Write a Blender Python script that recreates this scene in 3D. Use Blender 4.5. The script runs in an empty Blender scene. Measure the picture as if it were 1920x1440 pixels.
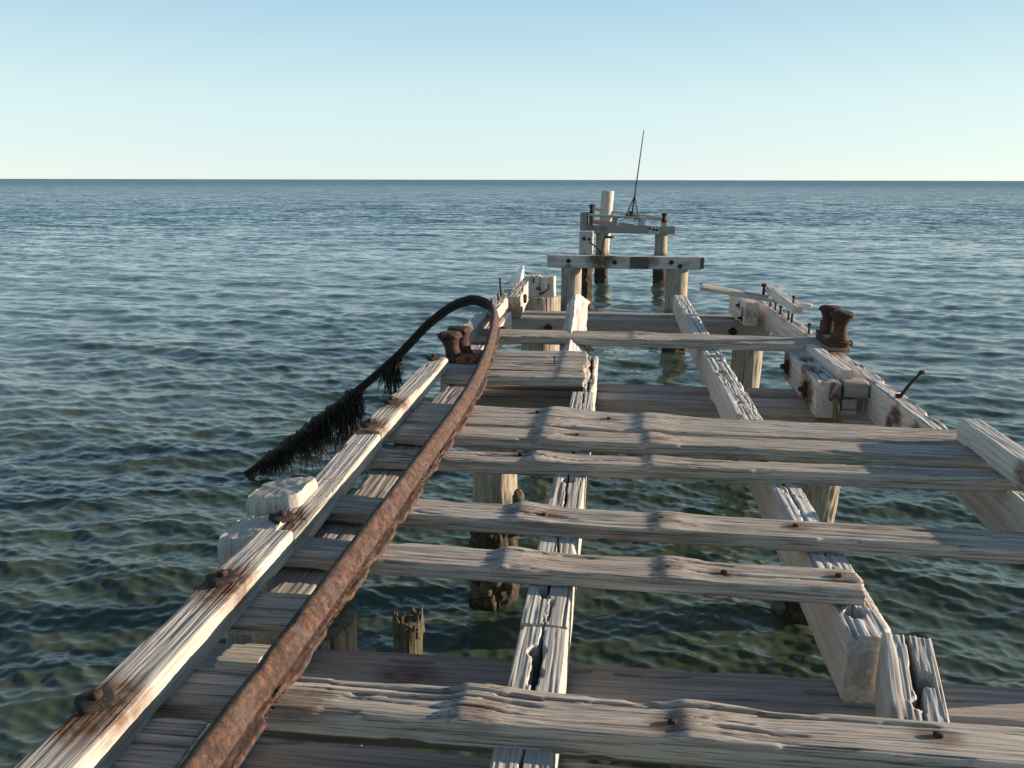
import bpy, math, random
import numpy as np
from mathutils import Vector, Matrix, Quaternion
R = math.radians
random.seed(4)
SC = bpy.context.scene
COL = SC.collection

# ------------------------------------------------------------ camera
cam = bpy.data.cameras.new('camera')
cam.sensor_width = 36.0
cam.lens = 1550 / 1920 * 36
cam.clip_start = 0.05
cam.clip_end = 60000
camo = bpy.data.objects.new('camera', cam)
COL.objects.link(camo)
camo.location = (0, 0, 4.2)
camo.rotation_euler = (R(90 - 13.88), 0, R(6.96))
camo.rotation_euler.rotate_axis('Z', R(0.12))
SC.camera = camo

# ------------------------------------------------------------ light
SUN_AZ, SUN_EL = 13.0, 12.0        # degrees ahead of the jetty's right side, above the horizon
w = bpy.data.worlds.new('World'); SC.world = w
w.use_nodes = True
nt = w.node_tree; nt.nodes.clear()
sky = nt.nodes.new('ShaderNodeTexSky'); sky.sky_type = 'NISHITA'; sky.sun_disc = False
sky.sun_elevation = R(SUN_EL); sky.sun_rotation = R(90 - SUN_AZ)
sky.altitude = 0; sky.air_density = 0.5; sky.dust_density = 0.0; sky.ozone_density = 1.0
bg = nt.nodes.new('ShaderNodeBackground'); bg.inputs[1].default_value = 0.13
wo = nt.nodes.new('ShaderNodeOutputWorld')
gm = nt.nodes.new('ShaderNodeGamma'); gm.inputs[1].default_value = 0.8        # softer step from zenith to horizon
tn = nt.nodes.new('ShaderNodeMix'); tn.data_type = 'RGBA'; tn.blend_type = 'MULTIPLY'
tn.inputs[0].default_value = 1.0; tn.inputs[7].default_value = (.49, .32, .11, 1)
nt.links.new(sky.outputs[0], gm.inputs[0]); nt.links.new(gm.outputs[0], tn.inputs[6])
vl = nt.nodes.new('ShaderNodeMix'); vl.data_type = 'RGBA'; vl.blend_type = 'ADD'      # pale sea-air veil over the whole sky
vl.inputs[0].default_value = 1.0; 
nt.links.new(tn.outputs[2], vl.inputs[6])
tcw = nt.nodes.new('ShaderNodeTexCoord'); sx_ = nt.nodes.new('ShaderNodeSeparateXYZ'); nt.links.new(tcw.outputs['Generated'], sx_.inputs[0])
vr = nt.nodes.new('ShaderNodeValToRGB'); vr.color_ramp.interpolation = 'B_SPLINE'; nt.links.new(sx_.outputs[2], vr.inputs[0])
for i_, (p_, c_) in enumerate(((0., (.305, .535, .755)), (.06, (.46, .66, .81)), (.12, (.42, .635, .79)), (.21, (.235, .49, .73)))):
    e_ = vr.color_ramp.elements[i_] if i_ < 2 else vr.color_ramp.elements.new(p_)
    e_.position = p_; e_.color = (*c_, 1)
vm = nt.nodes.new('ShaderNodeVectorMath'); vm.operation = 'SCALE'; vm.inputs['Scale'].default_value = 3.84
nt.links.new(vr.outputs[0], vm.inputs[0]); nt.links.new(vm.outputs[0], vl.inputs[7])
el_ = nt.nodes.new('ShaderNodeMapRange'); el_.interpolation_type = 'SMOOTHSTEP'
for i_, v_ in ((1, .20), (2, .75), (3, 0.), (4, 1.)): el_.inputs[i_].default_value = v_
nt.links.new(sx_.outputs[2], el_.inputs[0])          # the veil thins out higher up
up_ = nt.nodes.new('ShaderNodeMix'); up_.data_type = 'RGBA'; up_.blend_type = 'MULTIPLY'
up_.inputs[0].default_value = 1.0; up_.inputs[7].default_value = (.92, .92, .88, 1); nt.links.new(gm.outputs[0], up_.inputs[6])
mx_ = nt.nodes.new('ShaderNodeMix'); mx_.data_type = 'RGBA'
nt.links.new(el_.outputs[0], mx_.inputs[0]); nt.links.new(vl.outputs[2], mx_.inputs[6]); nt.links.new(up_.outputs[2], mx_.inputs[7])
nt.links.new(mx_.outputs[2], bg.inputs[0]); nt.links.new(bg.outputs[0], wo.inputs[0])
sd = bpy.data.lights.new('sun', 'SUN'); sd.energy = 5.0; sd.angle = R(0.5); sd.color = (1.0, 0.83, 0.64)
so = bpy.data.objects.new('sun', sd); COL.objects.link(so)
sv = Vector((math.cos(R(SUN_EL)) * math.cos(R(SUN_AZ)), math.cos(R(SUN_EL)) * math.sin(R(SUN_AZ)), math.sin(R(SUN_EL))))
so.rotation_euler = sv.to_track_quat('Z', 'Y').to_euler()
so.location = (30, 10, 12)
SC.view_settings.view_transform = 'Standard'; SC.view_settings.look = 'None'
SC.view_settings.exposure = 0.99; SC.view_settings.gamma = 1.0
SC.cycles.max_bounces = 6
SC.cycles.use_denoising = True

# ------------------------------------------------------------ noise
def _h(ix, iy, iz, seed):
    h = (ix.astype(np.int64) * 374761393 + iy.astype(np.int64) * 668265263 + iz.astype(np.int64) * 1442695041 + seed * 974634777) & 0xffffffff
    h = ((h ^ (h >> 13)) * 1274126177) & 0xffffffff
    h = ((h ^ (h >> 16)) * 2246822519) & 0xffffffff
    return ((h ^ (h >> 15)) & 0xffffff) / float(0xffffff)
def vn(x, y, z, seed=0):
    x, y, z = np.broadcast_arrays(np.asarray(x, float), np.asarray(y, float), np.asarray(z, float))
    ix, iy, iz = np.floor(x), np.floor(y), np.floor(z)
    fx, fy, fz = x - ix, y - iy, z - iz
    fx, fy, fz = [f * f * (3 - 2 * f) for f in (fx, fy, fz)]
    ix, iy, iz = ix.astype(np.int64), iy.astype(np.int64), iz.astype(np.int64)
    r = 0
    for a in (0, 1):
        for b in (0, 1):
            for c in (0, 1):
                r = r + _h(ix + a, iy + b, iz + c, seed) * (fx if a else 1 - fx) * (fy if b else 1 - fy) * (fz if c else 1 - fz)
    return r
def fbm(x, y, z, seed=0, o=3):
    s, a, t = 0, 1.0, 0
    for k in range(o):
        s = s + a * vn(x * 2 ** k, y * 2 ** k, z * 2 ** k, seed + k * 7); t += a; a *= .5
    return s / t
def sstep(a, b, x):
    t = np.clip((x - a) / (b - a), 0, 1); return t * t * (3 - 2 * t)

# ------------------------------------------------------------ materials
class NT:
    def __init__(s, name):
        s.m = bpy.data.materials.new(name); s.m.use_nodes = True
        s.t = s.m.node_tree; s.t.nodes.clear()
        s.out = s.t.nodes.new('ShaderNodeOutputMaterial')
        s.p = s.t.nodes.new('ShaderNodeBsdfPrincipled')
        s.t.links.new(s.p.outputs[0], s.out.inputs[0])
    def n(s, kind, **kw):
        o = s.t.nodes.new('ShaderNode' + kind)
        for k, v in kw.items(): setattr(o, k, v)
        return o
    def l(s, a, b): s.t.links.new(a, b)
    def coords(s, scale, src=None, rnd=True):
        tc = s.n('TexCoord'); oi = s.n('ObjectInfo')
        mul = s.n('VectorMath', operation='SCALE'); mul.inputs[0].default_value = (31.7, 17.3, 23.9)
        s.l(oi.outputs['Random'], mul.inputs['Scale'])
        add = s.n('VectorMath', operation='ADD')
        s.l(src if src else tc.outputs['Object'], add.inputs[0])
        if rnd: s.l(mul.outputs[0], add.inputs[1])
        mp = s.n('Mapping'); mp.inputs['Scale'].default_value = scale
        s.l(add.outputs[0], mp.inputs[0])
        return mp.outputs[0]
    def noise(s, vec, scale=1, detail=5, rough=.6, dist=0):
        o = s.n('TexNoise'); s.l(vec, o.inputs['Vector'])
        o.inputs['Scale'].default_value = scale; o.inputs['Detail'].default_value = detail
        o.inputs['Roughness'].default_value = rough; o.inputs['Distortion'].default_value = dist
        return o.outputs['Fac']
    def ramp(s, fac, stops):
        o = s.n('ValToRGB'); e = o.color_ramp.elements
        e[0].position, e[0].color = stops[0][0], (*stops[0][1], 1)
        e[1].position, e[1].color = stops[1][0], (*stops[1][1], 1)
        for p, c in stops[2:]:
            q = e.new(p); q.color = (*c, 1)
        s.l(fac, o.inputs[0]); return o.outputs[0]
    def mix(s, fac, a, b, mode='MIX'):
        o = s.n('Mix', data_type='RGBA', blend_type=mode)
        for sock, v in ((o.inputs[0], fac), (o.inputs[6], a), (o.inputs[7], b)):
            if isinstance(v, (int, float)): sock.default_value = v
            elif isinstance(v, tuple): sock.default_value = (*v, 1)
            else: s.l(v, sock)
        return o.outputs[2]
    def math(s, op, a, b=0, clamp=False):
        o = s.n('Math', operation=op, use_clamp=clamp)
        for sock, v in ((o.inputs[0], a), (o.inputs[1], b)):
            if isinstance(v, (int, float)): sock.default_value = v
            else: s.l(v, sock)
        return o.outputs[0]
    def attr(s, name='mask'):
        a = s.n('Attribute'); a.attribute_name = name
        sp = s.n('SeparateColor'); s.l(a.outputs['Color'], sp.inputs[0]); return sp.outputs
    def bump(s, hgt, strength, dist, prev=None):
        b = s.n('Bump'); b.inputs['Strength'].default_value = strength; b.inputs['Distance'].default_value = dist
        s.l(hgt, b.inputs['Height'])
        if prev is not None: s.l(prev, b.inputs['Normal'])
        return b.outputs[0]

G3 = lambda v: (v, v, v)
def wood(name, light, mid, dark, lines=.55, grain=1.0, bump=.7):
    t = NT(name)
    # wavy grain: bend the lateral coordinates slowly along the timber
    base = t.coords((1, 1, 1))
    wn = t.n('TexNoise'); mpw = t.n('Mapping'); mpw.inputs['Scale'].default_value = (1.3, 5, 5)
    t.l(base, mpw.inputs[0]); t.l(mpw.outputs[0], wn.inputs['Vector']); wn.inputs['Scale'].default_value = 1; wn.inputs['Detail'].default_value = 2
    sub = t.n('VectorMath', operation='SUBTRACT'); t.l(wn.outputs['Color'], sub.inputs[0]); sub.inputs[1].default_value = (.5, .5, .5)
    sc = t.n('VectorMath', operation='MULTIPLY'); t.l(sub.outputs[0], sc.inputs[0]); sc.inputs[1].default_value = (0, .022, .022)
    ad = t.n('VectorMath', operation='ADD'); t.l(base, ad.inputs[0]); t.l(sc.outputs[0], ad.inputs[1])
    def mp(v):
        m = t.n('Mapping'); m.inputs['Scale'].default_value = v; t.l(ad.outputs[0], m.inputs[0]); return m.outputs[0]
    g1 = t.noise(mp((1.1, 46 * grain, 46 * grain)), detail=6, rough=.68)
    g2 = t.noise(mp((3.2, 190 * grain, 190 * grain)), detail=3, rough=.6)
    lo = t.noise(mp((1.1, 3.0, 3.0)), detail=3)
    spot = t.noise(mp((9, 14, 14)), detail=5, rough=.7)
    c = t.ramp(g1, [(.33, dark), (.5, mid), (.68, light)])
    c = t.mix(t.ramp(lo, [(.4, G3(0)), (.68, G3(1))]), c, t.mix(.55, c, tuple(m * f for m, f in zip(mid, (.95, .87, .79)))))
    ln = t.ramp(g2, [(.38, G3(1)), (.47, G3(0))])
    c = t.mix(t.math('MULTIPLY', ln, lines), c, tuple(d * .38 for d in dark))
    c = t.mix(t.ramp(spot, [(.6, G3(0)), (.8, G3(.35))]), c, tuple(l * 1.08 for l in light))
    at = t.attr()
    bl = t.noise(t.coords((18, 18, 18)), detail=5, rough=.7)
    # crack mask: darker colour down inside the splits, pits and holes
    c = t.mix(t.math('MULTIPLY', at[2], .7), c, tuple(d * .35 for d in dark))
    st = t.math('MULTIPLY', at[0], t.ramp(bl, [(.25, G3(.35)), (.6, G3(1))]), clamp=True)
    c = t.mix(st, c, t.mix(bl, (.035, .02, .014), (.17, .075, .035)))
    gr = t.math('MULTIPLY', at[1], 1.0, clamp=True)
    gm = t.ramp(bl, [(.35, (.018, .013, .008)), (.55, (.05, .036, .02)), (.72, (.13, .10, .06))])
    c = t.mix(gr, c, gm)
    t.l(c, t.p.inputs['Base Color'])
    t.p.inputs['Roughness'].default_value = .82
    t.p.inputs['Specular IOR Level'].default_value = .3
    b = t.bump(g1, bump, .0035)
    b = t.bump(g2, bump * .8, .002, b)
    b = t.bump(t.math('MULTIPLY', bl, at[1]), .9, .02, b)
    t.l(b, t.p.inputs['Normal'])
    return t.m
M_plank = wood('weathered_plank_wood', (.60, .55, .485), (.41, .36, .31), (.14, .11, .09), lines=.75)
M_kerb = wood('silvered_kerb_wood', (.60, .56, .50), (.48, .44, .39), (.28, .245, .21), lines=.55, grain=1.5, bump=.5)
M_white = wood('bleached_white_wood', (.65, .62, .57), (.53, .49, .45), (.34, .29, .25), lines=.3, bump=.45)
M_cap = wood('grey_cap_wood', (.46, .41, .375), (.34, .30, .27), (.19, .16, .14), lines=.4, bump=.5)
M_pile = wood('pile_wood', (.50, .44, .35), (.36, .31, .24), (.13, .105, .08), lines=.7)
M_stump = wood('rotten_wood', (.16, .135, .08), (.09, .075, .045), (.04, .033, .02), lines=.5)
M_dark = wood('dark_rotten_wood', (.20, .15, .125), (.13, .10, .085), (.06, .045, .038), lines=.5)
M_fresh = wood('fresh_broken_wood', (.86, .68, .40), (.76, .58, .33), (.55, .40, .22), lines=.2, bump=.4)

def rust(name, a, b, c, bumpd=.012):
    t = NT(name)
    v = t.coords((1, 1, 1))
    n1 = t.noise(v, 22, 8, .7); n2 = t.noise(v, 7, 4, .6, .4); n3 = t.noise(v, 90, 4, .7)
    col = t.ramp(n1, [(.32, a), (.5, b), (.68, c)])
    col = t.mix(t.ramp(n2, [(.42, G3(0)), (.66, G3(.75))]), col, tuple(x * .30 for x in b))
    col = t.mix(t.ramp(n3, [(.62, G3(0)), (.72, G3(.5))]), col, (.34, .24, .16))
    t.l(col, t.p.inputs['Base Color']); t.p.inputs['Roughness'].default_value = .85
    t.p.inputs['Specular IOR Level'].default_value = .35
    nb = t.bump(n1, .9, bumpd); nb = t.bump(n3, .6, .004, nb)
    t.l(nb, t.p.inputs['Normal']); return t.m
M_rust = rust('flaking_rust', (.09, .038, .02), (.21, .085, .04), (.33, .13, .05))
M_rustd = rust('dark_rust', (.022, .014, .011), (.055, .028, .019), (.11, .048, .028))
M_iron = rust('blackened_iron', (.015, .013, .012), (.035, .028, .024), (.07, .04, .028))
def plain(name, c, rough=.7):
    t = NT(name); v = t.coords((1, 1, 1)); n = t.noise(v, 25, 4)
    t.l(t.mix(n, tuple(x * .75 for x in c), tuple(x * 1.2 for x in c)), t.p.inputs['Base Color'])
    t.p.inputs['Roughness'].default_value = rough; return t.m
M_weed = plain('wet_black_seaweed', (.018, .015, .009), .8)
M_feather = plain('white_feathers', (.93, .93, .91)); M_wing = plain('grey_wing_feathers', (.82, .82, .82))
M_tail = plain('black_tail_feathers', (.03, .03, .03)); M_leg = plain('pink_leg_skin', (.62, .18, .14), .5)
M_beak = plain('dark_red_beak', (.20, .05, .04), .4); M_eye = plain('dark_eye', (.01, .01, .01), .2)
M_rope = plain('frayed_rope_fibre', (.30, .22, .13), .9)

# ------------------------------------------------------------ object helpers
WORLD = {}
def link(name, me, mat, M=None, parent=None):
    o = bpy.data.objects.new(name, me); COL.objects.link(o)
    if mat: me.materials.append(mat)
    M = M or Matrix.Identity(4)
    if parent is not None:
        o.parent = parent; o.matrix_basis = WORLD[parent.name].inverted() @ M
    else: o.matrix_basis = M
    WORLD[o.name] = M
    return o
def tag(o, label=None, cat=None, group=None, kind=None):
    if label: o['label'] = label
    if cat: o['category'] = cat
    if group: o['group'] = group
    if kind: o['kind'] = kind
    return o
def empty(name, loc):
    o = bpy.data.objects.new(name, None); COL.objects.link(o); o.location = loc
    WORLD[o.name] = Matrix.Translation(loc); return o
def mesh_np(name, V, F, smooth=True, flat_from=None, mask=None):
    me = bpy.data.meshes.new(name)
    me.from_pydata(V.tolist() if isinstance(V, np.ndarray) else V, [], F.tolist() if isinstance(F, np.ndarray) else F)
    s = np.ones(len(me.polygons), bool) if smooth else np.zeros(len(me.polygons), bool)
    for a_, b_ in (flat_from or ()): s[a_:b_] = False
    me.polygons.foreach_set('use_smooth', s)
    a = me.color_attributes.new('mask', 'FLOAT_COLOR', 'POINT')
    c = np.zeros((len(me.vertices), 4), np.float32); c[:, 3] = 1
    if mask is not None: c[:, :3] = mask
    a.data.foreach_set('color', c.ravel())
    me.update(); return me

SEED = [10]
def member(name, p0, p1, w, h, mat, parent=None, roll=0., rnd=False, w1=None, h1=None, dx=.018, ds=.007,
           groove=.0028, wander=.003, corner=.012, crack=.011, top=True, cracks=(), holes=(), humps=(), rag=.012,
           edge_break=.02, gf=82, stains=(), growth=None, warp=0., check=0., fn=None, bow=0., grain=1.0, endmat=None):
    """A weathered timber from p0 to p1 (centre of its top face, or its axis when top=False)."""
    SEED[0] += 13; sd = SEED[0]
    p0, p1 = Vector(p0), Vector(p1)
    d = p1 - p0; L = d.length; d.normalize()
    ref = Vector((0, 0, 1)) if abs(d.z) < .9 else Vector((0, 1, 0))
    up = (ref - d * ref.dot(d)).normalized(); side = up.cross(d)
    q = Quaternion(d, roll); up = q @ up; side = q @ side
    if top: p0 = p0 - up * h / 2
    M = Matrix(((d.x, side.x, up.x, p0.x), (d.y, side.y, up.y, p0.y), (d.z, side.z, up.z, p0.z), (0, 0, 0, 1)))
    w1 = w1 or w; h1 = h1 or h
    N = max(4, int(L / dx)); xs = np.linspace(0, L, N + 1)
    tt = xs / L
    W = (w + (w1 - w) * tt)[:, None]; H = (h + (h1 - h) * tt)[:, None]
    if rnd:
        m = max(16, int(math.pi * w / ds)); th = np.arange(m) / m * 2 * math.pi
        ny, nz = np.cos(th)[None, :], np.sin(th)[None, :]
        ny = np.repeat(ny, N + 1, 0); nz = np.repeat(nz, N + 1, 0)
        Y, Z = ny * W / 2, nz * H / 2
    else:
        ny_, nz_ = max(4, int(w / ds)), max(3, int(h / ds))
        a = np.arange(ny_) / ny_; b = np.arange(nz_) / nz_
        uy = np.concatenate([-.5 + a, np.full(nz_, .5), .5 - a, np.full(nz_, -.5)])
        uz = np.concatenate([np.full(ny_, .5), .5 - b, np.full(ny_, -.5), -.5 + b])
        m = len(uy)
        Y = uy[None, :] * W; Z = uz[None, :] * H
        X_ = np.repeat(xs[:, None], m, 1)
        r = corner * (.45 + 1.3 * fbm(X_ * 2.2, Y * 0 + np.sign(uy)[None, :] * 3, np.sign(uz)[None, :] * 5 + Z * 0, sd + 3, 3))
        # bites out of the edges
        r = r + edge_break * sstep(.66, .85, vn(X_ * 5, np.sign(uy)[None, :] * 3 + Y * 0, np.sign(uz)[None, :] * 5 + Z * 0, sd + 5))
        r = np.minimum(r, np.minimum(W, H) * .42)
        qy = np.clip(Y, -(W / 2 - r), W / 2 - r); qz = np.clip(Z, -(H / 2 - r), H / 2 - r)
        ey, ez = Y - qy, Z - qz; n_ = np.sqrt(ey ** 2 + ez ** 2) + 1e-9
        ny, nz = ey / n_, ez / n_
        Y, Z = qy + ny * r, qz + nz * r
    X = np.repeat(xs[:, None], m, 1)
    m_st = np.zeros_like(X); m_gr = np.zeros_like(X); m_ck = np.zeros_like(X)
    # slow bend of the grain
    wv = .018 * (fbm(X * 1.1, Y * 2, Z * 2, sd + 9, 2) - .5)
    tw = .38 + .62 * np.clip(nz, 0, 1) if not rnd else 1.
    g = fbm(X * 1.7, (Y + wv) * gf * grain, (Z + wv) * gf * grain, sd, 2)
    rid = 1 - np.abs(2 * g - 1)
    disp = -groove * 1.5 * sstep(.66, .98, rid) * tw * (.45 + .9 * vn(X * 1.1, (Y + wv) * 14, (Z + wv) * 14, sd + 19))
    c2 = 1 - np.abs(2 * vn(X * .8, (Y + wv) * 22, (Z + wv) * 22, sd + 21) - 1)
    ck = sstep(.93, .995, c2) * sstep(.45, .62, vn(X * 1.3, (Y + wv) * 9, (Z + wv) * 9, sd + 22)) * tw
    disp = disp - crack * ck; m_ck = np.maximum(m_ck, ck * .8)
    disp = disp + wander * (fbm(X * 1.3, Y * 6, Z * 6, sd + 31, 2) - .5) * 1.5
    if growth is not None:
        wz = M.translation.z + X * d.z + Y * side.z + Z * up.z
        gmask = sstep(growth + .25, growth - .15, wz + .5 * (fbm(X * 3, Y * 5, Z * 5, sd + 41, 3) - .5))
        lump = fbm(X * 11, Y * 14, Z * 14, sd + 43, 4)
        disp = disp + gmask * (.115 * (lump - .36)); m_gr = gmask
    if warp: disp = disp + warp * (fbm(X * 5, Y * 11, Z * 11, sd + 47, 4) - .5)
    topw = np.clip(nz * 1.4, 0, 1)
    for (x0, amp, sg) in humps:
        u = (X - x0) / sg
        bumpv = np.exp(-np.where(u < 0, (u / .55) ** 2, (u / 1.7) ** 2))
        disp = disp + amp * bumpv * topw
    for (x0, x1, yc, wd, dp) in cracks:
        yy = yc + .008 * (vn(X * 6, 0, 0, sd + 51) - .5) * 2 + .004 * (vn(X * 30, 0, 0, sd + 52) - .5)
        f = sstep(x0 - .04, x0 + .04, X) * (1 - sstep(x1 - .04, x1 + .04, X))
        ww = wd * (.3 + 1.1 * vn(X * 9, 0, 0, sd + 53)) * (.15 + .85 * sstep(.25, .5, vn(X * 3.1, yc * 50, 0, sd + 54)))
        e = np.exp(-(np.abs(Y - yy) / ww) ** 6) * f * (nz > .3)
        disp = disp - dp * e; m_ck = np.maximum(m_ck, e)
    if check:
        cc_ = 1 - np.abs(2 * vn(X * 15 + 1.5 * vn(X * 5, Y * 20, 0, sd + 57), Y * 13, Z * 13, sd + 55) - 1)
        pit = sstep(.60, .74, fbm(X * 7, Y * 17, Z * 17, sd + 58, 3))
        e = np.maximum(sstep(.93, .99, cc_) * sstep(.4, .6, vn(X * 4, Y * 9, Z * 9, sd + 56)), pit * .35) * topw
        disp = disp - check * e; m_ck = np.maximum(m_ck, e * .8)
    for (hx, hy, hr, dp) in holes:
        rr = np.sqrt(((X - hx) * .75) ** 2 + (Y - hy) ** 2) + .012 * (vn(X * 40, Y * 40, 0, sd + 61) - .5)
        e = (1 - sstep(hr * .88, hr * 1.05, rr)) * (nz > .3)
        disp = disp - dp * e; m_ck = np.maximum(m_ck, e)
    disp = np.maximum(disp, -np.minimum(W, H) * .75)
    Y = Y + ny * disp; Z = Z + nz * disp
    if bow: Z = Z + bow * np.sin(np.pi * X / L)
    Z = Z + .012 * (vn(X * .6, 0, 0, sd + 71) - .5); Y = Y + .012 * (vn(X * .5, 0, 9, sd + 73) - .5)
    # ragged ends
    e0 = rag * (fbm(X * 0, Y * 24, Z * 24, sd + 81, 3) - .5) * 2; e1 = rag * (fbm(X * 0 + 5, Y * 24, Z * 24, sd + 83, 3) - .5) * 2
    X = X + e0 * (1 - sstep(0, .12, X)) + e1 * sstep(L - .12, L, X)
    for (sx, sy, sz, sr, sa) in stains:     # stain points in world space
        lp = M.inverted() @ Vector((sx, sy, sz))
        dd = np.sqrt(((X - lp.x) / 1.5) ** 2 + (Y - lp.y) ** 2 + (Z - lp.z) ** 2) + .3 * sr * (vn(X * 14, Y * 45, Z * 45, sd + 91) - .5)
        m_st = np.maximum(m_st, sa * (1 - sstep(sr * .35, sr, dd)))
    if fn: X, Y, Z = fn(X, Y, Z, L)
    V = np.stack([X, Y, Z], -1).reshape(-1, 3)
    i = np.arange(N)[:, None] * m; j = np.arange(m)[None, :]; j2 = (j + 1) % m
    F = np.stack([i + j, i + j2, i + m + j2, i + m + j], -1).reshape(-1, 4)
    F = F[:, ::-1]
    masks = np.stack([m_st, m_gr, m_ck], -1).reshape(-1, 3)
    Vl = [V]; Ml = [masks]; Fl = F.tolist(); flats = []; base = len(V)
    for end in (0, N):
        ring = V[end * m:(end + 1) * m]; cen = ring.mean(0); prev = np.arange(end * m, (end + 1) * m)
        sgn = -1 if end == 0 else 1
        sm = ring.copy(); kk = max(2, m // 7)
        sm = sum(np.roll(ring, a_, 0) for a_ in range(-kk, kk + 1)) / (2 * kk + 1)
        Am = np.stack([sm[:, 1], sm[:, 2], np.ones(m)], 1); pf = np.linalg.lstsq(Am, sm[:, 0], rcond=None)[0]
        for sc_ in (.97, .93, .86, .78, .68, .58, .47, .36, .25, .13):
            bl_ = 1.
            rr = cen + ((ring - cen) * (1 - bl_) + (sm - cen) * bl_) * sc_
            rr[:, 0] = rr[:, 1] * pf[0] + rr[:, 2] * pf[1] + pf[2] + rag * .8 * (fbm(rr[:, 0] * 0, rr[:, 1] * 30, rr[:, 2] * 30, sd + 95 + end, 3) - .5)
            Vl.append(rr); Ml.append(np.tile([0, 0, .25 * (sc_ < .6)], (m, 1)) + masks[end * m:(end + 1) * m] * [1, 1, 0])
            cur = np.arange(base, base + m); base += m
            jj = (np.arange(m) + 1) % m
            q_ = np.stack([prev, prev[jj], cur[jj], cur], -1)
            if sc_ == .97: flats.append((len(Fl), len(Fl) + m))
            if end == N: q_ = q_[:, ::-1]
            Fl += q_.tolist(); prev = cur
        cen = cen.copy(); cen[0] = cen[1] * pf[0] + cen[2] * pf[1] + pf[2]
        Vl.append(cen[None]); Ml.append(np.zeros((1, 3)))
        jj = (np.arange(m) + 1) % m
        t_ = np.stack([prev, prev[jj], np.full(m, base)], -1)
        if end == N: t_ = t_[:, ::-1]
        Fl += t_.tolist(); base += 1
    V = np.concatenate(Vl); masks = np.concatenate(Ml)
    # quads were wound for outward normals with side = up x d; flip all together if needed
    me = mesh_np(name, V, [f[::-1] for f in Fl], True, flats, masks)
    return link(name, me, mat, M, parent)

def blob(name, loc, size, mat, parent=None, n=10, lump=.12, rot=(0, 0, 0), power=4., freq=3.):
    """A lumpy rounded block (superellipsoid), used for corroded iron."""
    SEED[0] += 7; sd = SEED[0]
    nu, nv = 4 * n, 2 * n
    u = np.arange(nu) / nu * 2 * math.pi; v = (np.arange(1, nv) / nv - .5) * math.pi
    U, Vv = np.meshgrid(u, v)
    dx_, dy_, dz_ = np.cos(Vv) * np.cos(U), np.cos(Vv) * np.sin(U), np.sin(Vv)
    P = np.stack([dx_, dy_, dz_], -1).reshape(-1, 3)
    P = np.concatenate([P, [[0, 0, -1], [0, 0, 1]]])
    k = (np.abs(P) ** power).sum(1) ** (-1 / power)
    k = k * (1 + lump * 2 * (fbm(P[:, 0] * freq, P[:, 1] * freq, P[:, 2] * freq, sd, 4) - .5))
    V = P * k[:, None] * np.array(size) / 2
    F = []
    for a in range(nv - 2):
        for b in range(nu):
            b2 = (b + 1) % nu; F.append((a * nu + b, a * nu + b2, (a + 1) * nu + b2, (a + 1) * nu + b))
    s, t = len(V) - 2, len(V) - 1
    for b in range(nu):
        b2 = (b + 1) % nu; F.append((b2, b, s)); F.append(((nv - 2) * nu + b, (nv - 2) * nu + b2, t))
    from mathutils import Euler
    M = Matrix.Translation(loc) @ Euler(rot).to_matrix().to_4x4()
    return link(name, mesh_np(name, V, F), mat, M, parent)

def tube(name, pts, radii, mat, parent=None, m=10, lump=0., freq=20, local=True, caps=True):
    SEED[0] += 7; sd = SEED[0]
    P = [Vector(p) for p in pts]; n = len(P)
    if isinstance(radii, (int, float)): radii = [radii] * n
    org = P[0].copy() if local else Vector()
    V = []; prevu = None
    for i, p in enumerate(P):
        t = (P[min(i + 1, n - 1)] - P[max(i - 1, 0)]).normalized()
        if prevu is None:
            a = Vector((0, 0, 1)) if abs(t.z) < .9 else Vector((1, 0, 0)); prevu = (a - t * a.dot(t)).normalized()
        prevu = (prevu - t * prevu.dot(t)).normalized(); sidev = t.cross(prevu)
        for k in range(m):
            an = 2 * math.pi * k / m; V.append(p - org + (prevu * math.cos(an) + sidev * math.sin(an)) * radii[i])
    F = []
    for i in range(n - 1):
        for k in range(m):
            k2 = (k + 1) % m; F.append((i * m + k, i * m + k2, (i + 1) * m + k2, (i + 1) * m + k))
    if caps:
        F.append(tuple(range(m - 1, -1, -1))); F.append(tuple((n - 1) * m + k for k in range(m)))
    V = np.array([tuple(v) for v in V])
    if lump:
        cen = np.repeat(np.array([tuple(p - org) for p in P]), m, 0); dr = V - cen
        V = cen + dr * (1 + lump * 2 * (fbm(V[:, 0] * freq, V[:, 1] * freq, V[:, 2] * freq, sd, 3) - .5))[:, None]
    return link(name, mesh_np(name, V, F), mat, Matrix.Translation(org), parent)

def smooth_path(pts, per=8):
    P = [Vector(p) for p in pts]; out = []
    for i in range(len(P) - 1):
        a, b, c, d = P[max(i - 1, 0)], P[i], P[i + 1], P[min(i + 2, len(P) - 1)]
        for k in range(per):
            t = k / per
            out.append(.5 * ((2 * b) + (c - a) * t + (2 * a - 5 * b + 4 * c - d) * t * t + (3 * b - a - 3 * c + d) * t ** 3))
    out.append(P[-1]); return out

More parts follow.
